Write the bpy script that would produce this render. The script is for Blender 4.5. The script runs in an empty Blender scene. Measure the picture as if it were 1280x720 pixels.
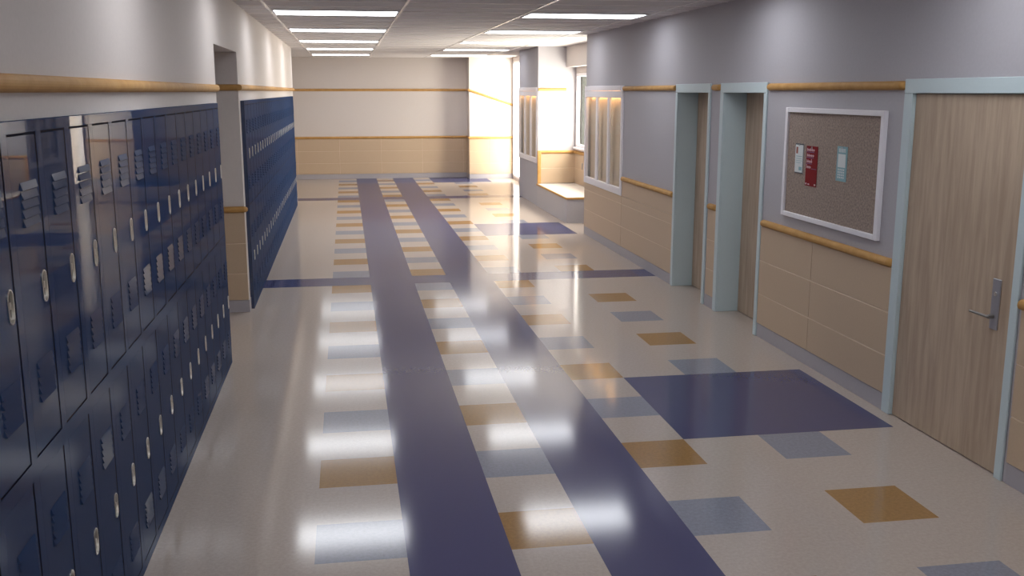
import bpy, bmesh, math, random
from mathutils import Vector, Matrix
random.seed(7)
SC = bpy.context.scene
COL = SC.collection

# ------------------------------------------------------------------ camera
cam_d = bpy.data.cameras.new('camera')
cam = bpy.data.objects.new('camera', cam_d)
COL.objects.link(cam)
cam.location = (0, 0, 1.96)
cam.rotation_euler = (math.radians(90 - 11.2002), 0, math.radians(-9.39))
cam_d.sensor_width = 36.0
cam_d.lens = 36.0 * 1240.05 / 1280.0
cam_d.clip_start = 0.02
SC.camera = cam

# ------------------------------------------------------------------ world, exposure
W = bpy.data.worlds.new('daylight')
SC.world = W
W.use_nodes = True
bg = W.node_tree.nodes['Background']
bg.inputs[0].default_value = (1.0, 0.90, 0.775, 1)
bg.inputs[1].default_value = 22.0
W.cycles.sampling_method = 'AUTOMATIC'
SC.view_settings.view_transform = 'Standard'
SC.view_settings.look = 'None'
SC.view_settings.exposure = 0.0
SC.view_settings.gamma = 1.0
SC.view_settings.use_curve_mapping = False
SC.cycles.max_bounces = 10
SC.cycles.diffuse_bounces = 6
SC.cycles.glossy_bounces = 4
SC.cycles.sample_clamp_indirect = 6.0
SC.cycles.caustics_reflective = True
SC.cycles.caustics_refractive = False
LAMP_STRENGTH = 6.8
LAMP_COLOR = (0.93, 0.955, 1.0)


def portal(name, loc, rot, sx, sy):
    l = bpy.data.lights.new(name, 'AREA')
    l.shape = 'RECTANGLE'; l.size = sx; l.size_y = sy
    l.cycles.is_portal = True
    o = bpy.data.objects.new(name, l); COL.objects.link(o)
    o.location = loc; o.rotation_euler = rot
    return o


# area lights with their -Z axis pointing to -X (into the bays); portals only guide the sky light
portal('bay_window_portal', (3.985, 15.4, 1.66), (0, math.pi/2, 0), 1.3, 2.9)
portal('far_window_portal', (3.80, 22.02, 1.33), (0, math.pi/2, 0), 2.56, 0.98)

# ------------------------------------------------------------------ dimensions (metres)
ZC = 2.715                 # ceiling
XL = -0.882                # locker fronts
XWL = -0.914               # left wall
XWR = 3.265                # right wall
XF = 3.25                  # door frame fronts
YB = 23.07                 # end wall
Y0 = -3.0                  # near end of what is built
OP0, OP1, OPZ = 7.523, 9.06, 2.295   # opening in the left wall
LEND = 18.4                # end of the left wall
PITCH = 0.3038


# ------------------------------------------------------------------ materials
def new_mat(name):
    m = bpy.data.materials.new(name); m.use_nodes = True
    nt = m.node_tree
    b = nt.nodes['Principled BSDF']
    return m, nt, b


def rgb(c):
    return (c[0], c[1], c[2], 1.0)


def simple(name, col, rough=0.5, metal=0.0, coat=0.0, spec=0.5, noise=None, bump=None, coat_rough=0.05):
    """noise=(scale, amount) mottles the colour, bump=(scale, strength)"""
    m, nt, b = new_mat(name)
    b.inputs['Base Color'].default_value = rgb(col)
    b.inputs['Roughness'].default_value = rough
    b.inputs['Metallic'].default_value = metal
    b.inputs['Specular IOR Level'].default_value = spec
    b.inputs['Coat Weight'].default_value = coat
    b.inputs['Coat Roughness'].default_value = coat_rough
    tc = nt.nodes.new('ShaderNodeTexCoord')
    if noise:
        n = nt.nodes.new('ShaderNodeTexNoise'); n.inputs['Scale'].default_value = noise[0]
        n.inputs['Detail'].default_value = 4
        nt.links.new(tc.outputs['Object'], n.inputs['Vector'])
        mx = nt.nodes.new('ShaderNodeMix'); mx.data_type = 'RGBA'
        a = noise[1]
        mx.inputs[6].default_value = rgb([max(0, c*(1-a)) for c in col])
        mx.inputs[7].default_value = rgb([min(1, c*(1+a)) for c in col])
        nt.links.new(n.outputs['Fac'], mx.inputs[0])
        nt.links.new(mx.outputs[2], b.inputs['Base Color'])
    if bump:
        n2 = nt.nodes.new('ShaderNodeTexNoise'); n2.inputs['Scale'].default_value = bump[0]
        nt.links.new(tc.outputs['Object'], n2.inputs['Vector'])
        bp = nt.nodes.new('ShaderNodeBump'); bp.inputs['Strength'].default_value = bump[1]
        bp.inputs['Distance'].default_value = 0.002
        nt.links.new(n2.outputs['Fac'], bp.inputs['Height'])
        nt.links.new(bp.outputs['Normal'], b.inputs['Normal'])
    return m


def wood(name, c1, c2, stretch, scale=1.0, rough=0.45, coat=0.0):
    """grain: noise squeezed along the long direction given by the smallest entry of stretch"""
    m, nt, b = new_mat(name)
    tc = nt.nodes.new('ShaderNodeTexCoord')
    mp = nt.nodes.new('ShaderNodeMapping'); mp.inputs['Scale'].default_value = stretch
    nt.links.new(tc.outputs['Object'], mp.inputs['Vector'])
    n = nt.nodes.new('ShaderNodeTexNoise'); n.inputs['Scale'].default_value = scale
    n.inputs['Detail'].default_value = 6; n.inputs['Roughness'].default_value = 0.6
    n.inputs['Distortion'].default_value = 0.3
    nt.links.new(mp.outputs[0], n.inputs['Vector'])
    r = nt.nodes.new('ShaderNodeValToRGB')
    r.color_ramp.elements[0].position = 0.36; r.color_ramp.elements[0].color = rgb(c1)
    r.color_ramp.elements[1].position = 0.66; r.color_ramp.elements[1].color = rgb(c2)
    nt.links.new(n.outputs['Fac'], r.inputs[0])
    nt.links.new(r.outputs[0], b.inputs['Base Color'])
    b.inputs['Roughness'].default_value = rough
    b.inputs['Coat Weight'].default_value = coat
    return m


def enamel(name, col, gloss, rough, tint=(1, 1, 1), bump=None):
    """lacquer: diffuse colour under an even sheen"""
    m = bpy.data.materials.new(name); m.use_nodes = True
    nt = m.node_tree; nt.nodes.clear()
    out = nt.nodes.new('ShaderNodeOutputMaterial')
    df = nt.nodes.new('ShaderNodeBsdfDiffuse'); df.inputs[0].default_value = rgb(col)
    gl = nt.nodes.new('ShaderNodeBsdfGlossy'); gl.inputs['Roughness'].default_value = rough; gl.inputs['Color'].default_value = rgb(tint)
    mx = nt.nodes.new('ShaderNodeMixShader'); mx.inputs[0].default_value = gloss
    nt.links.new(df.outputs[0], mx.inputs[1]); nt.links.new(gl.outputs[0], mx.inputs[2]); nt.links.new(mx.outputs[0], out.inputs['Surface'])
    if bump:
        tc = nt.nodes.new('ShaderNodeTexCoord'); n = nt.nodes.new('ShaderNodeTexNoise'); n.inputs['Scale'].default_value = bump[0]
        nt.links.new(tc.outputs['Object'], n.inputs['Vector'])
        bp = nt.nodes.new('ShaderNodeBump'); bp.inputs['Strength'].default_value = bump[1]; bp.inputs['Distance'].default_value = 0.002
        nt.links.new(n.outputs['Fac'], bp.inputs['Height']); nt.links.new(bp.outputs[0], gl.inputs['Normal'])
    return m


def emissive(name, col, strength):
    m, nt, b = new_mat(name)
    b.inputs['Base Color'].default_value = (0.8, 0.8, 0.8, 1)
    b.inputs['Emission Color'].default_value = rgb(col)
    b.inputs['Emission Strength'].default_value = strength
    return m


FLOOR_ROUGH, FLOOR_GLOSS, FLOOR_GRAZE = 0.105, 0.15, 0.42


def floor_tile(name, col, amt):
    m, nt, b = new_mat(name)
    tc = nt.nodes.new('ShaderNodeTexCoord')
    n = nt.nodes.new('ShaderNodeTexNoise'); n.inputs['Scale'].default_value = 55; n.inputs['Detail'].default_value = 3
    n.inputs['Roughness'].default_value = 0.75
    nt.links.new(tc.outputs['Object'], n.inputs['Vector'])
    r = nt.nodes.new('ShaderNodeValToRGB')
    r.color_ramp.elements[0].position = 0.35; r.color_ramp.elements[0].color = rgb([c*(1-amt) for c in col])
    r.color_ramp.elements[1].position = 0.65; r.color_ramp.elements[1].color = rgb([min(1, c*(1+amt)) for c in col])
    nt.links.new(n.outputs['Fac'], r.inputs[0])
    out = nt.nodes['Material Output']; nt.nodes.remove(b)
    df = nt.nodes.new('ShaderNodeBsdfDiffuse'); nt.links.new(r.outputs[0], df.inputs[0])
    gl = nt.nodes.new('ShaderNodeBsdfGlossy'); gl.inputs['Roughness'].default_value = FLOOR_ROUGH
    mx = nt.nodes.new('ShaderNodeMixShader')
    lw = nt.nodes.new('ShaderNodeLayerWeight'); lw.inputs[0].default_value = 0.5
    pw = nt.nodes.new('ShaderNodeMath'); pw.operation = 'POWER'; pw.inputs[1].default_value = 4
    ma = nt.nodes.new('ShaderNodeMath'); ma.operation = 'MULTIPLY_ADD'; ma.inputs[1].default_value = FLOOR_GRAZE; ma.inputs[2].default_value = FLOOR_GLOSS
    nt.links.new(lw.outputs['Facing'], pw.inputs[0]); nt.links.new(pw.outputs[0], ma.inputs[0]); nt.links.new(ma.outputs[0], mx.inputs[0])
    nt.links.new(df.outputs[0], mx.inputs[1]); nt.links.new(gl.outputs[0], mx.inputs[2]); nt.links.new(mx.outputs[0], out.inputs['Surface'])
    return m


def glass(name):
    m = bpy.data.materials.new(name); m.use_nodes = True
    nt = m.node_tree; nt.nodes.clear()
    out = nt.nodes.new('ShaderNodeOutputMaterial')
    tr = nt.nodes.new('ShaderNodeBsdfTransparent'); tr.inputs[0].default_value = (0.95, 0.97, 0.96, 1)
    gl = nt.nodes.new('ShaderNodeBsdfGlossy'); gl.inputs['Roughness'].default_value = 0.02
    mx = nt.nodes.new('ShaderNodeMixShader'); mx.inputs[0].default_value = 0.07
    nt.links.new(tr.outputs[0], mx.inputs[1]); nt.links.new(gl.outputs[0], mx.inputs[2])
    nt.links.new(mx.outputs[0], out.inputs['Surface'])
    return m


M = {}
M['wall_l'] = simple('painted_wall_warm', (0.61, 0.56, 0.535), 0.75, noise=(60, 0.05), bump=(180, 0.15))
M['wall_r'] = simple('painted_wall_lilac', (0.415, 0.40, 0.43), 0.72, noise=(60, 0.06), bump=(180, 0.15))
M['wainscot'] = simple('beige_panel', (0.51, 0.385, 0.27), 0.45, noise=(90, 0.05), spec=0.4)
M['base'] = simple('grey_skirting', (0.37, 0.35, 0.38), 0.5, noise=(50, 0.06))
M['rail'] = wood('maple_rail', (0.45, 0.245, 0.078), (0.53, 0.305, 0.11), (3, 3, 3), 3.0, 0.6, 0.0)
M['rail'].node_tree.nodes['Principled BSDF'].inputs['Specular IOR Level'].default_value = 0.2
M['ceil'] = simple('ceiling_tile', (0.59, 0.565, 0.57), 0.85, noise=(150, 0.03))
M['tbar'] = simple('ceiling_bar', (0.95, 0.92, 0.90), 0.25, spec=0.6)
M['frame'] = simple('pale_green_metal', (0.51, 0.605, 0.635), 0.4, noise=(80, 0.03))
M['door'] = wood('ash_veneer', (0.365, 0.27, 0.195), (0.48, 0.375, 0.28), (11, 11, 0.9), 2.2, 0.45)
M['lever'] = simple('dull_steel', (0.20, 0.19, 0.18), 0.5, metal=0.5)
M['steel'] = simple('brushed_steel', (0.42, 0.42, 0.46), 0.35, metal=0.7)
M['nickel'] = simple('satin_nickel', (0.68, 0.66, 0.62), 0.28, metal=1.0)
M['cup'] = simple('shaded_nickel', (0.22, 0.205, 0.185), 0.38, metal=0.75)  # cup floor coloured darker to paint the shade of a recess
M['white'] = simple('white_paint', (0.78, 0.76, 0.80), 0.35)
M['locker'] = enamel('navy_enamel', (0.015, 0.036, 0.098), 0.078, 0.01)
M['louver'] = enamel('navy_enamel_vent', (0.019, 0.040, 0.100), 0.048, 0.10)
M['seam'] = simple('painted_shade', (0.003, 0.005, 0.014), 0.9, spec=0.05)  # near-black colour standing in for shade in door gaps and under louvers
M['joint'] = simple('joint_glint', (0.66, 0.53, 0.40), 0.6)  # paler backing that paints a glint along the panel joints
M['cork'] = simple('cork', (0.29, 0.225, 0.19), 0.9, noise=(75, 0.75))
M['cream'] = floor_tile('vinyl_cream', (0.475, 0.405, 0.36), 0.07)
M['navy'] = floor_tile('vinyl_navy', (0.066, 0.068, 0.158), 0.015)
M['bluegrey'] = floor_tile('vinyl_bluegrey', (0.24, 0.25, 0.31), 0.10)
M['ochre'] = floor_tile('vinyl_ochre', (0.335, 0.185, 0.065), 0.10)
M['bench'] = simple('grey_bench_front', (0.42, 0.40, 0.42), 0.6, noise=(50, 0.05))
M['seat'] = simple('white_seat', (0.72, 0.68, 0.64), 0.35)
M['case'] = wood('display_back', (0.74, 0.56, 0.44), (0.84, 0.66, 0.53), (10, 10, 0.8), 2.0, 0.5)
M['glass'] = glass('clear_glass')
M['lamp'] = emissive('lamp_diffuser', LAMP_COLOR, LAMP_STRENGTH)
M['glow_strip'] = emissive('glow_strip', (1.0, 0.64, 0.30), 13.0)
M['housing'] = simple('white_housing', (0.75, 0.75, 0.75), 0.4)
M['shell'] = simple('outer_shell', (0.35, 0.34, 0.33), 0.9)
M['outdoor'] = simple('dark_cladding', (0.02, 0.022, 0.02), 0.9, spec=0.1)
M['red'] = simple('red_print', (0.19, 0.0, 0.004), 0.6, spec=0.2)
M['paper'] = simple('white_print', (0.62, 0.66, 0.66), 0.6)
M['teal'] = simple('teal_print', (0.22, 0.38, 0.42), 0.6)
M['black'] = simple('dark_print', (0.06, 0.07, 0.09), 0.6)
M['purple'] = simple('purple_print', (0.16, 0.06, 0.16), 0.6)
M['pink'] = simple('pale_pink_print', (0.62, 0.42, 0.46), 0.6)
M['brown'] = simple('brown_print', (0.30, 0.08, 0.05), 0.6)
M['pin'] = simple('pin_plastic', (0.5, 0.5, 0.5), 0.4)


# ------------------------------------------------------------------ mesh helpers
def box(bm, x0, x1, y0, y1, z0, z1, mi=0, bev=0.0):
    x0, x1 = sorted((x0, x1)); y0, y1 = sorted((y0, y1)); z0, z1 = sorted((z0, z1))
    vs = [bm.verts.new(p) for p in ((x0, y0, z0), (x1, y0, z0), (x1, y1, z0), (x0, y1, z0),
                                    (x0, y0, z1), (x1, y0, z1), (x1, y1, z1), (x0, y1, z1))]
    fs = []
    for q in ((3, 2, 1, 0), (4, 5, 6, 7), (0, 1, 5, 4), (1, 2, 6, 5), (2, 3, 7, 6), (3, 0, 4, 7)):
        f = bm.faces.new([vs[i] for i in q]); f.material_index = mi; fs.append(f)
    if bev > 0:
        es = list({e for f in fs for e in f.edges})
        bmesh.ops.bevel(bm, geom=es, offset=bev, segments=1, affect='EDGES', profile=0.5)


def obj(name, bm, mats, parent=None, loc=None, smooth=False):
    me = bpy.data.meshes.new(name)
    bmesh.ops.recalc_face_normals(bm, faces=bm.faces)
    bm.to_mesh(me); bm.free()
    for m in (mats if isinstance(mats, (list, tuple)) else [mats]):
        me.materials.append(m)
    if smooth:
        for p in me.polygons: p.use_smooth = True
    o = bpy.data.objects.new(name, me); COL.objects.link(o)
    if loc is not None: o.location = loc
    if parent is not None:
        o.parent = parent
    return o


def struct(name, bm, mats, smooth=False):
    o = obj(name, bm, mats, smooth=smooth); o['kind'] = 'structure'; return o


def root(name, loc=(0, 0, 0), label=None, cat=None, group=None, kind=None):
    o = bpy.data.objects.new(name, None); COL.objects.link(o)
    o.location = loc; o.empty_display_size = 0.1
    if label: o['label'] = label
    if cat: o['category'] = cat
    if group: o['group'] = group
    if kind: o['kind'] = kind
    return o


def tag(o, label, cat, group=None):
    o['label'] = label; o['category'] = cat
    if group: o['group'] = group
    return o


def boxes(lst, bev=0.0):
    bm = bmesh.new()
    for b in lst: box(bm, *b[:6], bev=bev)
    return bm


# ------------------------------------------------------------------ floor
c = [-0.190, 0.202, 0.655, 1.023, 1.487, 1.857, 2.307, 2.688, 3.163]


def row(k): return 3.969 + 0.830 * k


rects = []                                             # painted in order: (x0, x1, y0, y1, material)
CR, NV, BG, OC = 0, 1, 2, 3
for k in range(-8, 23):
    y0 = row(k); y1 = y0 + 0.392
    if y0 > YB: break
    y1 = min(y1, YB)
    even = k % 2 == 0
    rects.append((c[0], c[1], y0, y1, BG if even else OC))
    rects.append((c[2], c[3], y0, y1, OC if even else BG))
    rects.append((c[4], c[5], y0, y1, BG if even else OC))
    if k % 10 != 7:
        rects.append((c[6], c[7], y0, y1, OC if even else BG))
for k in (-9, 1, 11, 21):
    rects.append((c[5], c[8], row(k) + 0.392, min(row(k + 2), YB) - 0.0, NV))
for k in (-3, 7, 17):
    rects.append((-4.0, 3.262, row(k) + 0.392, row(k + 1), NV))
rects.append((c[1], c[2], Y0, YB, NV))
rects.append((c[3], c[4], Y0, YB, NV))
X0F, X1F, Y1F = -4.0, 4.2, YB + 0.3
xs = sorted({X0F, X1F, *[r[0] for r in rects], *[r[1] for r in rects]})
ys = sorted({Y0, Y1F, *[min(max(v, Y0), Y1F) for r in rects for v in (r[2], r[3])]})
bm = bmesh.new()
gv = [[bm.verts.new((x, y, 0)) for y in ys] for x in xs]
for i in range(len(xs) - 1):
    for j in range(len(ys) - 1):
        cx, cy = (xs[i] + xs[i+1]) / 2, (ys[j] + ys[j+1]) / 2
        mi = CR
        for r in rects:
            if r[0] < cx < r[1] and r[2] < cy < r[3]: mi = r[4]
        f = bm.faces.new((gv[i][j], gv[i+1][j], gv[i+1][j+1], gv[i][j+1])); f.material_index = mi
struct('floor', bm, [M['cream'], M['navy'], M['bluegrey'], M['ochre']])

# ------------------------------------------------------------------ ceiling with its bars
bm = bmesh.new(); box(bm, -4.0, 4.2, Y0, YB + 0.3, ZC, ZC + 0.1)
ceiling = struct('ceiling', bm, M['ceil'])
CB = [-0.671, 0.556, 1.785, 3.015]
bm = bmesh.new()
for x in CB + [-0.671 - 1.228, -0.671 - 2.456]:
    box(bm, x - 0.012, x + 0.012, Y0, YB, ZC - 0.006, ZC + 0.001)
y = 8.90 - 0.4975 * 23
while y < YB - 0.05:
    box(bm, -4.0 if y > 18.4 else XWL, XWR if y < 13.4 else 3.9, y - 0.006, y + 0.006, ZC - 0.004, ZC + 0.001)
    y += 0.4975
obj('ceiling_grid', bm, M['tbar'], ceiling)

# ------------------------------------------------------------------ walls
# left wall: solid over and behind the lockers, opening between the two banks
bm = boxes([(-1.35, XWL, Y0, OP0, 1.881, ZC), (-1.35, -1.22, Y0, 7.3235, 0, 1.881), (-1.35, XWL, 7.3235, OP0, 0, 1.881),
            (-1.35, XWL, OP0, OP1, OPZ, ZC),
            (-1.35, XWL, OP1, 9.19, 0, 1.881), (-1.35, XWL, OP1, LEND, 1.881, ZC), (-1.35, -1.22, 9.19, 17.8, 0, 1.881),
            (-1.35, XWL, 17.8, LEND, 0, 1.881)])
struct('wall_left', bm, M['wall_l'])
bm = boxes([(-3.9, -1.35, OP1, OP1 + 0.15, 0, ZC), (-3.9, -1.35, OP0 - 0.15, OP0, 0, ZC), (-4.0, -3.9, OP0 - 0.15, OP1 + 0.15, 0, ZC)])
struct('wall_alcove', bm, M['wall_l'])
bm = boxes([(-4.0, -3.9, LEND - 0.1, YB, 0, ZC), (-3.9, -1.35, LEND - 0.1, LEND, 0, ZC)])
struct('wall_far_left', bm, M['wall_l'])
bm = boxes([(-4.0, 2.76, YB, YB + 0.3, 0, ZC), (2.76, 4.2, 22.6, YB + 0.3, 0, ZC)])
struct('wall_back', bm, M['wall_l'])
bm = boxes([(-1.35, 4.2, Y0 - 0.1, Y0, 0, ZC)])
struct('wall_front', bm, M['wall_l'])

# right wall between the doors, display window niche left open
D1 = (8.753, 9.609); D2 = (7.518, 8.377); D3 = (4.382, 5.410); DZ = 1.95
N1 = (11.64, 13.47, 0.78, 1.98)          # niche near display window (y0,y1,z0,z1)
N2 = (17.08, 18.83, 0.78, 1.98)
X2 = 3.475
bm = boxes([(XWR, X2, Y0, D3[0] - 0.03, 0, DZ + 0.03), (XWR, X2, D3[1] + 0.03, D2[0] - 0.03, 0, DZ + 0.03), (XWR, X2, D2[1] + 0.03, D1[0] - 0.02, 0, DZ + 0.03),
            (XWR, X2, D1[1] + 0.03, N1[0], 0, DZ + 0.03), (XWR, X2, Y0, N1[0], DZ + 0.03, ZC),
            (XWR, X2, N1[0], N1[1], 0, N1[2]), (XWR, X2, N1[0], N1[1], N1[3], ZC), (XWR, X2, N1[1], 13.5, 0, ZC)])
struct('wall_right', bm, M['wall_r'])
bm = boxes([(4.1, 4.2, Y0, 13.3, 0, ZC), (X2, 4.2, 13.3, 13.5, 0, ZC)])  # unseen backing added to stop sky light leaking in; second box closes the bay
struct('wall_light_block', bm, M['shell'])
# pier between the bays
bm = boxes([(XWR, X2, 17.0, N2[0], 0, ZC), (XWR, X2, N2[1], 18.88, 0, ZC), (XWR, X2, N2[0], N2[1], 0, N2[2]), (XWR, X2, N2[0], N2[1], N2[3], ZC),
            (X2, 3.98, 17.0, 18.88, 0, ZC)])
struct('wall_pier', bm, M['wall_r'])
# bay window wall, bulkhead
BX = 3.93
WY0, WY1, WZ0, WZ1 = 13.95, 16.95, 1.02, 2.26
bm = boxes([(BX, 3.98, 13.5, 17.0, 0, WZ0), (BX, 3.98, 13.5, 17.0, WZ1, ZC), (BX, 3.98, 13.5, WY0, WZ0, WZ1), (BX, 3.98, WY1, 17.0, WZ0, WZ1),
            (3.756, BX, 13.5, 17.0, 2.37, ZC)])
struct('wall_bay', bm, M['wall_l'])
FX = 3.76
bm = boxes([(FX, 3.9, 18.88, 22.6, 0, 0.05), (FX, 3.9, 18.88, 22.6, 2.62, ZC), (FX, 3.9, 18.88, 21.50, 0.05, 2.62), (FX, 3.9, 22.54, 22.6, 0.05, 2.62)])
struct('wall_far_bay', bm, M['wall_l'])


def window(n, x, y0, y1, z0, z1, bars, depth=0.06, fw=0.05):
    """window in a wall whose inner face is at x, looking towards -X"""
    w = root('window_%d' % n, (x, (y0 + y1) / 2, z0), kind='structure')
    cy = (y0 + y1) / 2
    L = [(-0.012, depth, y0 - cy, y0 - cy + fw, 0, z1 - z0), (-0.012, depth, y1 - cy - fw, y1 - cy, 0, z1 - z0),
         (-0.012, depth, y0 - cy + fw, y1 - cy - fw, 0, fw), (-0.012, depth, y0 - cy + fw, y1 - cy - fw, z1 - z0 - fw, z1 - z0)]
    obj('window_frame', boxes(L, 0.004), M['white'], w)
    for i in range(bars):
        yy = y0 - cy + (y1 - y0) * (i + 1) / (bars + 1)
        obj('mullion', boxes([(0.0, depth - 0.01, yy - 0.025, yy + 0.025, fw, z1 - z0 - fw)], 0.003), M['white'], w)
    obj('pane', boxes([(depth - 0.03, depth - 0.024, y0 - cy + 0.01, y1 - cy - 0.01, 0.01, z1 - z0 - 0.01)]), M['glass'], w)
    return w


wb = window(3, BX + 0.002, WY0, WY1, WZ0, WZ1, 1, 0.045)
obj('window_sill', boxes([(-0.06, 0.0, -(WY1 - WY0) / 2, (WY1 - WY0) / 2, -0.035, 0.0)], 0.005), M['white'], wb)
window(4, FX + 0.002, 21.50, 22.54, 0.05, 2.62, 0, 0.09)
tag(obj('pillar', boxes([(4.235, 4.75, 17.8, 18.1, 0, 3.2), (4.22, 4.77, 17.78, 18.12, 0, 0.12)]), M['outdoor']),
    'dark grey pillar standing outside the bay window, seen as a narrow strip through the glass', 'pillar')


def display_window(n, y0, y1, z0, z1, niche):
    """white three-light window with a wood-backed case behind it, brightened by an added hidden strip"""
    w = root('window_%d' % n, (XWR, (y0 + y1) / 2, z0), kind='structure')
    cy = (y0 + y1) / 2; a, b = y0 - cy, y1 - cy; h = z1 - z0
    xo = XF - XWR - 0.003
    L = [(xo, 0.025, a, a + 0.085, 0, h), (xo, 0.025, b - 0.075, b, 0, h), (xo, 0.025, a + 0.085, b - 0.075, 0, 0.085),
         (xo, 0.025, a + 0.085, b - 0.075, h - 0.145, h - 0.062), (xo - 0.008, 0.025, a + 0.085, b - 0.075, h - 0.06, h)]
    obj('window_frame', boxes(L, 0.004), M['white'], w)
    ia, ib = a + 0.085, b - 0.075
    for i in (1, 2):
        yy = ia + (ib - ia) * i / 3
        obj('mullion', boxes([(xo + 0.002, 0.012, yy - 0.045, yy + 0.045, 0.085, h - 0.145)], 0.004), M['white'], w)
    obj('pane', boxes([(0.014, 0.018, ia - 0.005, ib + 0.005, 0.08, h - 0.14)]), M['glass'], w)
    obj('case_back', boxes([(0.062, 0.077, a + 0.055, b - 0.045, 0.06, h - 0.06)]), M['case'], w)
    obj('glow_strip', boxes([(0.028, 0.058, ia, ib, h - 0.115, h - 0.10)]), M['glow_strip'], w)  # unseen emissive strip added for the warm glow atop the panes
    return w


display_window(1, 11.59, 13.515, 0.725, 2.03, N1)
display_window(2, 17.03, 18.88, 0.735, 2.03, N2)

# ------------------------------------------------------------------ wainscot, skirting, rails
PW, PJ = 0.945, 0.006
COURSES = [(0.113, 0.352), (0.358, 0.625), (0.631, 0.905)]


def wainscot(n, axis, face, s0, s1, zs=COURSES, joints=None, side=-1, th=0.011):
    """axis 'y': panels on a wall x=face running along y; axis 'x': on a wall y=face. side: direction of the room"""
    bm = bmesh.new()
    js = [s0] + sorted([j for j in (joints or []) if s0 + 0.03 < j < s1 - 0.03]) + [s1]
    for (za, zb) in zs:
        for a, b in zip(js[:-1], js[1:]):
            a2, b2 = a + (PJ/2 if a != s0 else 0), b - (PJ/2 if b != s1 else 0)
            if axis == 'y': box(bm, face, face + side*th, a2, b2, za, zb, bev=0.0025)
            else: box(bm, a2, b2, face, face + side*th, za, zb, bev=0.0025)
    za, zb = zs[0][0] + 0.003, zs[-1][1] - 0.003
    if axis == 'y': box(bm, face, face + side*(th - 0.003), s0 + 0.003, s1 - 0.003, za, zb, mi=1)
    else: box(bm, s0 + 0.003, s1 - 0.003, face, face + side*(th - 0.003), za, zb, mi=1)
    return struct('trim_%d' % n, bm, [M['wainscot'], M['joint']])


jr = [6.55, 0.9, 2.8]
wainscot(1, 'y', XWR, Y0, 4.30, joints=jr)
wainscot(2, 'y', XWR, 5.494, 7.455, joints=jr)
wainscot(3, 'y', XWR, 8.451, 8.66)
wainscot(4, 'y', XWR, 9.666, 13.5, zs=COURSES[:2] + [(0.631, 0.722)], joints=[11.586])
wainscot(5, 'y', XWR, 9.666, 11.586, zs=[(0.725, 0.905)], joints=[])
jb = [-0.157 + 0.941 * k for k in range(-4, 4)]
wainscot(6, 'x', YB, -3.9, 2.749, joints=jb)
wainscot(7, 'y', 2.76, 22.589, YB - 0.011)
wainscot(8, 'x', 22.6, 2.76, FX, joints=[3.2])
wainscot(9, 'x', OP1, -3.9, XWL - 0.0, joints=[-2.4, -1.6])
BAYC = [(0.395, 0.65), (0.656, 0.905)]
wainscot(10, 'x', 17.0, XWR, BX, zs=BAYC)
wainscot(11, 'y', BX, 13.5, 16.989, zs=BAYC, joints=[15.0])


def boards(name, lst):
    return struct(name, boxes(lst, 0.002), M['base'])


t = 0.006
boards('baseboard_right', [(XWR - t, XWR, Y0, 4.30, 0, 0.11), (XWR - t, XWR, 5.494, 7.455, 0, 0.11), (XWR - t, XWR, 8.451, 8.66, 0, 0.11),
                           (XWR - t, XWR, 9.666, 13.5, 0, 0.11)])
boards('baseboard_back', [(-3.9, 2.75, YB - t, YB, 0, 0.11), (2.76 - t, 2.76, 22.6 - t, YB - t, 0, 0.11), (2.76, FX, 22.6 - t, 22.6, 0, 0.11)])
boards('baseboard_left', [(XWL, XWL + t, 17.8, LEND, 0, 0.11), (-3.9, XWL, OP1 - t, OP1, 0, 0.11), (XWL, XWL + t, OP1 - t, 9.19, 0, 0.11)])


def rail(n, p0, p1, out, zc, h=0.054, d=0.036, cap0=False, cap1=False, z1c=None):
    """half-round wooden rail from p0 to p1 (xy), bulging towards out (xy unit vector)"""
    bm = bmesh.new()
    p0 = Vector((p0[0], p0[1], zc)); p1 = Vector((p1[0], p1[1], zc if z1c is None else z1c)); o = Vector((out[0], out[1], 0))
    N = 10
    prof = [(math.sin(math.pi * i / N) ** 0.7 * d, -math.cos(math.pi * i / N) * h / 2) for i in range(N + 1)]
    ax = (p1 - p0).normalized()
    rings = []

    def ring(p, s):
        rings.append([bm.verts.new(p + o * a * s + Vector((0, 0, b * (0.35 + 0.65 * s)))) for a, b in prof])
    if cap0:
        for q in (0.15, 0.6, 0.87): ring(p0 + ax * 0.03 * (1 - math.sqrt(max(0, 1 - (1 - q) ** 2))) * 0 + ax * 0.028 * (q ** 2 * 0.9), q)
    ring(p0 + ax * (0.03 if cap0 else 0), 1)
    ring(p1 - ax * (0.03 if cap1 else 0), 1)
    if cap1:
        for q in (0.87, 0.6, 0.15): ring(p1 - ax * 0.028 * (q ** 2 * 0.9), q)
    for r0, r1 in zip(rings[:-1], rings[1:]):
        for i in range(N): bm.faces.new((r0[i], r0[i+1], r1[i+1], r1[i]))
    bm.faces.new(rings[0]); bm.faces.new(list(reversed(rings[-1])))
    for r0, r1 in zip(rings[:-1], rings[1:]): bm.faces.new((r0[0], r1[0], r1[N], r0[N]))
    o_ = struct('trim_%d' % n, bm, M['rail'])
    return o_


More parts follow.
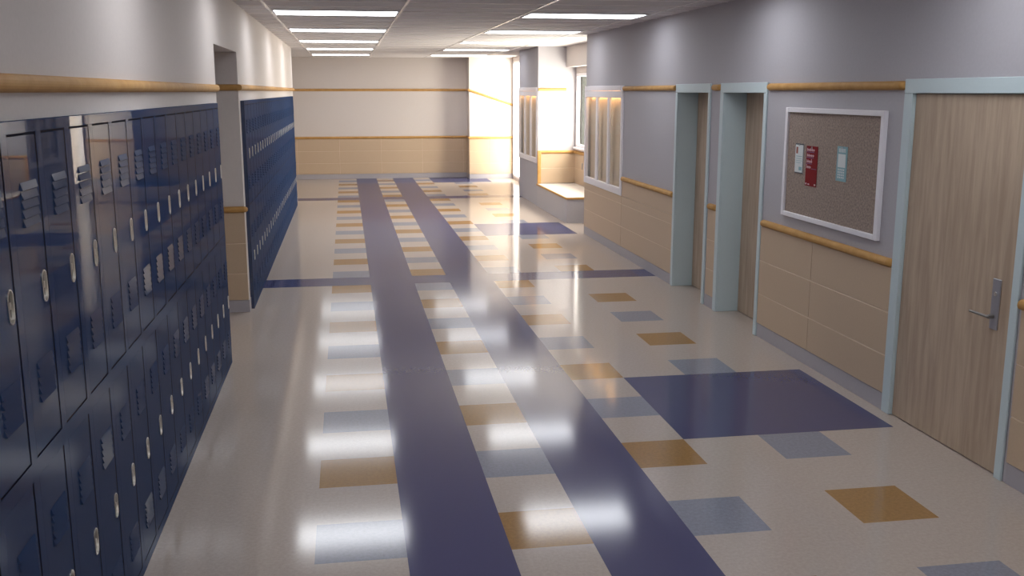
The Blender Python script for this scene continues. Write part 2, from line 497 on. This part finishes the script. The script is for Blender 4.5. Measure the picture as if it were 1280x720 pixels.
UZ, LZ = 1.995, 0.932
RI = (-1, 0); FW = (0, -1); LI = (1, 0)
rail(20, (XWR, Y0), (XWR, 4.30), RI, LZ)
rail(21, (XWR, 5.50), (XWR, 7.45), RI, UZ, cap0=True, cap1=True)
rail(22, (XWR, 5.50), (XWR, 7.45), RI, LZ, cap0=True, cap1=True)
rail(23, (XWR, 8.455), (XWR, 8.655), RI, UZ, cap0=True, cap1=True)
rail(24, (XWR, 8.455), (XWR, 8.655), RI, LZ, cap0=True, cap1=True)
rail(25, (XWR, 9.67), (XWR, 11.585), RI, UZ, cap1=True)
rail(26, (XWR, 9.67), (XWR, 11.585), RI, LZ, cap1=True)
rail(27, (XWL, Y0), (XWL, OP0 - 0.01), LI, UZ - 0.012, h=0.052, d=0.032, cap1=True)
rail(28, (-3.9, OP1), (XWL, OP1), FW, UZ)
rail(29, (XWL, OP1 - 0.03), (XWL, LEND), LI, UZ, cap1=True)
rail(30, (-3.9, OP1), (XWL + 0.03, OP1), FW, LZ, cap1=True)
rail(31, (-3.9, YB), (2.74, YB), FW, UZ)
rail(32, (-3.9, YB), (2.74, YB), FW, LZ)
rail(33, (2.76, 22.58), (2.76, YB), RI, UZ)
rail(34, (2.76, 22.58), (2.76, YB), RI, LZ)
rail(35, (2.74, 22.6), (FX, 22.6), FW, LZ)
rail(36, (2.74, 22.6), (FX, 22.6), FW, UZ, z1c=1.66)
rail(37, (XWR, 17.0), (3.756, 17.0), FW, UZ, h=0.05)
rail(38, (XWR, 17.0), (BX, 17.0), FW, LZ)
rail(39, (BX, 13.5), (BX, 17.0), RI, LZ)
struct('trim_40', boxes([(XWR - 0.012, XWR + 0.05, 16.955, 17.0, 0.39, 0.96)], 0.008), M['rail'])


# ------------------------------------------------------------------ doors
def door(n, y0, y1, face0, face1, recess, hardware):
    """opening y0..y1; frame face outer limits face0..face1; leaf set back by recess from the wall face"""
    d = root('door_%d' % n, (XWR, (y0 + y1) / 2, 0), kind='structure')
    cy = (y0 + y1) / 2
    a, b, fa, fb = y0 - cy, y1 - cy, face0 - cy, face1 - cy
    xo = XF - XWR
    xr = recess
    L = [(xo, 0.0, fa, a, 0, DZ), (xo, 0.0, b, fb, 0, DZ), (xo, 0.0, fa, fb, DZ, 2.032),
         (0.0, xr, a - 0.019, a, 0, DZ), (0.0, xr, b, b + 0.019, 0, DZ), (0.0, xr, a - 0.019, b + 0.019, DZ, DZ + 0.019)]
    obj('door_frame', boxes(L, 0.003), M['frame'], d)
    obj('door_leaf', boxes([(xr - 0.035, xr, a + 0.003, b - 0.003, 0.006, DZ - 0.003)], 0.0015), M['door'], d)
    if hardware:
        x = xr - 0.035
        hy = -cy
        pl = obj('handle_plate', boxes([(x - 0.009, x, hy + 4.490, hy + 4.553, 0.753, 1.018)], 0.003), M['steel'], d)
        bm = bmesh.new()
        box(bm, x - 0.045, x - 0.008, hy + 4.512, hy + 4.532, 0.812, 0.832, bev=0.004)
        box(bm, x - 0.053, x - 0.039, hy + 4.512, hy + 4.672, 0.816, 0.829, bev=0.005)
        obj('handle_lever', bm, M['lever'], pl)
        bm = bmesh.new(); bmesh.ops.create_cone(bm, cap_ends=True, segments=16, radius1=0.011, radius2=0.011, depth=0.006,
                                                matrix=Matrix.Translation((x - 0.011, hy + 4.521, 0.94)) @ Matrix.Rotation(math.pi/2, 4, 'Y'))
        obj('lock_cylinder', bm, M['nickel'], pl)
    return d


door(1, D1[0], D1[1], 8.70, 9.666, 0.235, False)
door(2, D2[0], D2[1], 7.462, 8.451, 0.235, False)
door(3, D3[0], D3[1], 4.325, 5.494, 0.045, True)

# ------------------------------------------------------------------ bench in the bay
b = root('window_bench', (3.25, 15.81, 0), 'built-in grey bench with white seat and wood edging beneath the bay window', 'bench')
obj('bench_base', boxes([(0.0, BX - 3.25 - 0.012, -1.19, 1.178, 0, 0.36)]), M['bench'], b)
obj('bench_seat', boxes([(0.012, BX - 3.25 - 0.012, -1.18, 1.178, 0.361, 0.388)]), M['seat'], b)
obj('bench_edging', boxes([(-0.012, 0.011, -1.205, 1.178, 0.358, 0.390), (0.011, BX - 3.25 - 0.012, -1.205, -1.182, 0.358, 0.390)], 0.004), M['rail'], b)
o = obj('power_outlet', boxes([(-0.006, 0, -0.035, 0.035, -0.055, 0.055), (-0.009, -0.006, -0.018, 0.018, -0.04, 0.04)], 0.001), M['steel'],
        loc=(BX - 0.0115, 16.42, 0.72))
tag(o, 'small dark power outlet on the beige panelling below the bay window', 'power outlet')

# ------------------------------------------------------------------ noticeboard and its papers
nb = root('noticeboard', (XWR, 6.37, 1.045), 'large cork noticeboard in a white frame on the wall between two doors', 'noticeboard')
NA, NBY, NH = 5.675 - 6.37, 7.07 - 6.37, 0.80
obj('board_frame', boxes([(-0.03, 0, NA, NA + 0.038, 0, NH), (-0.03, 0, NBY - 0.038, NBY, 0, NH), (-0.03, 0, NA + 0.038, NBY - 0.038, 0, 0.034),
                          (-0.03, 0, NA + 0.038, NBY - 0.038, NH - 0.034, NH)], 0.003), M['white'], nb)
obj('cork_panel', boxes([(-0.012, -0.001, NA + 0.037, NBY - 0.037, 0.033, NH - 0.033)]), M['cork'], nb)
CX = XWR - 0.0135


def paper(name, y0, y1, z0, z1, mat, marks, label, cat, tilt=0.0):
    cy, cz = (y0 + y1) / 2, z1
    r = root(name, (CX - 0.0005, cy, cz), label, cat)
    r.rotation_euler = (tilt, 0, 0)
    obj('sheet', boxes([(-0.0018, 0, -(y1 - y0) / 2, (y1 - y0) / 2, -(z1 - z0), 0)]), mat, r)
    by = {}
    for (u0, u1, v0, v1, m) in marks:      # u from the left edge as seen (0..1), v from the top
        w, h = y1 - y0, z1 - z0
        nm = m if m != 'pink' else 'pink%d' % (int(v0 * 7.2) if v0 < 0.9 else 20 + int(u0 * 5))
        by.setdefault(nm, []).append((-0.0026, -0.0018, w / 2 - u1 * w, w / 2 - u0 * w, -v1 * h, -v0 * h))
    for m, L in by.items():
        m = m.rstrip('0123456789')
        obj({'black': 'dark_border', 'brown': 'small_picture', 'purple': 'purple_stripes', 'pink': 'lettering_line',
             'paper': 'white_print', 'teal': 'teal_print'}[m], boxes(L), M[m], r)
    bm = bmesh.new(); bmesh.ops.create_icosphere(bm, subdivisions=2, radius=0.006, matrix=Matrix.Translation((-0.005, 0, -0.010)))
    obj('pin', bm, M['pin'], r, smooth=True)
    return r


def script_line(v0, v1, u0, u1, n, seed):
    """a line of pale strokes, like hand lettering too small to read"""
    rr = random.Random(seed); L = []
    for i in range(n):
        a = u0 + (u1 - u0) * i / n; wd = (u1 - u0) / n
        hgt = rr.choice((0.0, 0.25, 0.4))
        L.append((a + wd*0.08, a + wd*0.45, v0 + (v1 - v0)*hgt, v1, 'pink'))
        L.append((a + wd*0.35, a + wd*0.9, v0 + (v1 - v0)*0.55, v0 + (v1 - v0)*0.8, 'pink'))
    return L


paper('flyer', 6.765, 6.897, 1.376, 1.590, M['paper'],
      [(0.0, 1.0, 0.0, 0.045, 'black'), (0.95, 1.0, 0.045, 1.0, 'black'), (0.0, 0.95, 0.97, 1.0, 'black'), (0.1, 0.32, 0.12, 0.34, 'brown'),
       (0.12, 0.85, 0.42, 0.44, 'teal'), (0.12, 0.8, 0.50, 0.515, 'teal'), (0.12, 0.85, 0.57, 0.585, 'teal'), (0.12, 0.7, 0.64, 0.655, 'teal'),
       (0.5, 0.85, 0.78, 0.9, 'teal')],
      'small white flyer with dark top edge, leftmost sheet pinned on the noticeboard', 'flyer')
mk = []
for i, (v, u1) in enumerate(((0.03, 0.74), (0.17, 0.70), (0.32, 0.56), (0.46, 0.46))):
    mk += script_line(v, v + 0.10, 0.06, u1, 5, 11 + i)
    if i < 3: mk.append((0.03, u1 - 0.03, v + 0.112, v + 0.132, 'purple'))
mk += [(0.05, 0.15, 0.93, 0.97, 'pink'), (0.25, 0.40, 0.94, 0.97, 'pink'), (0.82, 0.95, 0.93, 0.97, 'pink'), (0.5, 0.95, 0.555, 0.57, 'purple')]
paper('poster', 6.545, 6.718, 1.298, 1.581, M['red'], mk,
      'tall dark red poster with pale lettering pinned on the noticeboard', 'poster')
mk = [(0.14, 0.86, 0.22, 0.60, 'paper')]
for i in range(6): mk.append((0.2 + i*0.11, 0.26 + i*0.11, 0.06, 0.17, 'paper'))
for r_ in range(4):
    for i in range(4): mk.append((0.18 + i*0.17, 0.28 + i*0.17, 0.64 + r_*0.075, 0.69 + r_*0.075, 'paper'))
paper('calendar_sheet', 6.125, 6.265, 1.371, 1.602, M['teal'], mk,
      'pale teal sheet with a white grid, rightmost paper pinned on the noticeboard', 'flyer')


# ------------------------------------------------------------------ lockers
# one locker column: origin on the floor at the middle of its front, front face towards +X
def outline(y, z, w, h, n=10):
    r = w / 2; pts = []
    for i in range(n + 1):
        a = math.pi * i / n; pts.append((y + r * math.cos(a), z + h / 2 - r + r * math.sin(a)))
    for i in range(n + 1):
        a = math.pi + math.pi * i / n; pts.append((y + r * math.cos(a), z - h / 2 + r + r * math.sin(a)))
    return pts


def door_mesh(y0, y1, z0, z1, hy, hz):
    """sheet-metal door, its front pierced where the handle cup sits"""
    bm = bmesh.new(); box(bm, -0.018, 0.0, y0, y1, z0, z1)
    front = [f for f in bm.faces if all(abs(v.co.x) < 1e-6 for v in f.verts)][0]
    es = list(front.edges); bm.faces.remove(front)
    q = [bm.verts.new((0, p[0], p[1])) for p in outline(hy, hz, 0.040, 0.090)]
    es += [bm.edges.new((q[i], q[(i+1) % len(q)])) for i in range(len(q))]
    bmesh.ops.triangle_fill(bm, use_beauty=True, use_dissolve=False, edges=es, normal=(1, 0, 0))
    return bm


def handle_mesh(y, z):
    """raised rim, sloping cup let into the door, finger latch"""
    bm = bmesh.new()
    rings = []
    for (w, h, x) in ((0.045, 0.095, 0.0003), (0.0445, 0.0945, 0.0030), (0.0375, 0.0875, 0.0030), (0.0355, 0.0855, -0.0050)):
        rings.append([bm.verts.new((x, p[0], p[1])) for p in outline(y, z, w, h)])
    m_ = len(rings[0])
    for k, (r0, r1) in enumerate(zip(rings[:-1], rings[1:])):
        for i in range(m_):
            f = bm.faces.new((r0[i], r0[(i+1) % m_], r1[(i+1) % m_], r1[i]))
            f.material_index = 0
    f = bm.faces.new(rings[-1]); f.material_index = 1
    box(bm, -0.0049, 0.0045, y - 0.016, y - 0.009, z - 0.004, z + 0.016, bev=0.0012)
    return bm


def louvers(z0, z1, n=5):
    bm = bmesh.new(); hp = PITCH / 2
    ya, yb = hp - 0.183, hp - 0.038
    p = (z1 - z0) / n
    for i in range(n):
        zb = z0 + i*p + p*0.16; zt = z0 + (i+1)*p
        vs = [bm.verts.new(q) for q in ((0.0005, ya, zb), (0.0005, yb, zb), (0.0065, yb - 0.003, zb), (0.0065, ya + 0.003, zb), (0.0005, ya, zt), (0.0005, yb, zt))]
        f_ = bm.faces.new((vs[0], vs[1], vs[2], vs[3])); f_.material_index = 1; bm.faces.new((vs[3], vs[2], vs[5], vs[4]))  # hood underside coloured near-black as painted shade
        bm.faces.new((vs[0], vs[3], vs[4])); bm.faces.new((vs[1], vs[5], vs[2])); bm.faces.new((vs[0], vs[4], vs[5], vs[1]))
    return bm


def locker_meshes():
    hp = PITCH / 2
    G = 0.007; GV = 0.013
    zt = 1.881
    D = {}
    # body: carcass, left stile, head, middle rail, plinth; near-black strips fill the door gaps in place of shade
    D['locker_body'] = boxes([(-0.335, -0.020, -hp, hp, 0.0, zt),
                              (-0.020, 0.0, -hp, -hp + 0.050, 0.0, zt),
                              (-0.020, 0.0, -hp + 0.050, hp, 1.845 + G/2, zt),
                              (-0.020, 0.0, -hp + 0.050, hp, 0.900, 0.952),
                              (-0.020, 0.0, -hp + 0.050, hp, 0.0, 0.040)])
    D['door_u'] = door_mesh(-hp + 0.0505, hp - GV, 0.952 + G, 1.845 - G/2, hp - 0.046, 1.405)
    D['door_l'] = door_mesh(-hp + 0.0505, hp - GV, 0.040 + G, 0.8998, hp - 0.046, 0.461)
    e = 0.0004; x0, x1 = -0.0175, -0.0004
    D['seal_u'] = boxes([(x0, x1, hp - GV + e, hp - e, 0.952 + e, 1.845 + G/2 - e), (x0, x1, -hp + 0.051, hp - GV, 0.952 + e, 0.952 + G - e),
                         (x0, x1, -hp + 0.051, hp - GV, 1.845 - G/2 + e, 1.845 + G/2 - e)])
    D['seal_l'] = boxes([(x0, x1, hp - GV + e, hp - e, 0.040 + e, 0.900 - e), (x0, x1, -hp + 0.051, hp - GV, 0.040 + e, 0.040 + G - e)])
    for q, zc in (('u', 1.405), ('l', 0.461)):
        D['handle_' + q] = handle_mesh(hp - 0.046, zc)
    D['vent_ut'] = louvers(1.588, 1.715); D['vent_ub'] = louvers(1.088, 1.210)
    D['vent_lt'] = louvers(0.648, 0.768); D['vent_lb'] = louvers(0.150, 0.262)
    return D


D = locker_meshes()
proto = root('locker', (XL, 0, 0))
lb = obj('locker_body', D['locker_body'], M['locker'], proto)
for q in 'ul':
    d_ = obj('locker_door', D['door_' + q], M['locker'], proto)
    obj('handle', D['handle_' + q], [M['nickel'], M['cup']], d_)
    obj('door_gap_shade', D['seal_' + q], M['seam'], d_)
    for s in 'tb': obj('vent_louvers', D['vent_' + q + s], [M['louver'], M['seam']], d_)


def dup(r):
    c_ = r.copy(); COL.objects.link(c_)
    for ch in list(r.children):
        a = ch.copy(); COL.objects.link(a); a.parent = c_
        for g in ch.children:
            h = g.copy(); COL.objects.link(h); h.parent = a
    return c_


ORD = ['first', 'second', 'third', 'fourth', 'fifth', 'sixth', 'seventh', 'eighth', 'ninth', 'tenth', 'eleventh', 'twelfth', 'thirteenth',
       'fourteenth', 'fifteenth', 'sixteenth', 'seventeenth', 'eighteenth', 'nineteenth', 'twentieth', 'twenty-first', 'twenty-second',
       'twenty-third', 'twenty-fourth', 'twenty-fifth', 'twenty-sixth', 'twenty-seventh', 'twenty-eighth']
spots = []
for i in range(17):                       # near bank, counted from the wall opening
    R = 7.3235 - PITCH * i
    spots.append((R - PITCH/2, 'blue two-door locker column of the near bank, %s from the wall opening' % ORD[i], 'lockers of the near bank'))
for i in range(28):
    y_ = 9.19 + 0.0005 + (17.8 - 9.19) / 28 * (i + 0.5)
    spots.append((y_, 'blue two-door locker column beyond the wall opening, %s from the opening' % ORD[i], 'lockers of the far bank'))
for i, (y_, lab, grp) in enumerate(spots):
    o = proto if i == len(spots) - 1 else dup(proto)
    o.location = (XL, y_, 0); o['label'] = lab; o['category'] = 'locker'; o['group'] = grp

# ------------------------------------------------------------------ ceiling lights
LW, LD = 1.196, 0.60


def lamp_meshes():
    a, b = LW / 2, LD / 2
    fr = boxes([(-a, a, -b, -b + 0.018, -0.012, -0.001), (-a, a, b - 0.018, b, -0.012, -0.001), (-a, -a + 0.018, -b + 0.018, b - 0.018, -0.012, -0.001),
                (a - 0.018, a, -b + 0.018, b - 0.018, -0.012, -0.001)])
    di = boxes([(-a + 0.0185, a - 0.0185, -b + 0.0185, b - 0.0185, -0.009, -0.001)])
    return fr, di


fr, di = lamp_meshes()
lp = root('ceiling_light', (0, 0, ZC))
obj('light_frame', fr, M['housing'], lp); obj('diffuser', di, M['lamp'], lp)
cnt = []
for col, x in (('left', -0.0575), ('right', 2.400)):
    for k in range(-4, 5):
        cnt.append((col, x, 10.10 + 2.815 * k, k))
for i, (col, x, y_, k) in enumerate(cnt):
    o = lp if i == len(cnt) - 1 else dup(lp)
    o.location = (x, y_, ZC); o['category'] = 'ceiling light'; o['group'] = 'ceiling lights'
    if k >= 0:
        o['label'] = 'wide white ceiling light panel, %s in the %s row' % (['nearest visible one', 'second from the camera', 'third from the camera', 'fourth from the camera', 'farthest'][k], col)
    else:
        o['label'] = 'wide white ceiling light overhead in the %s row, its glow %s' % (col, ['above the second door', 'above the noticeboard', 'nearest the camera', 'behind the camera'][-k - 1])
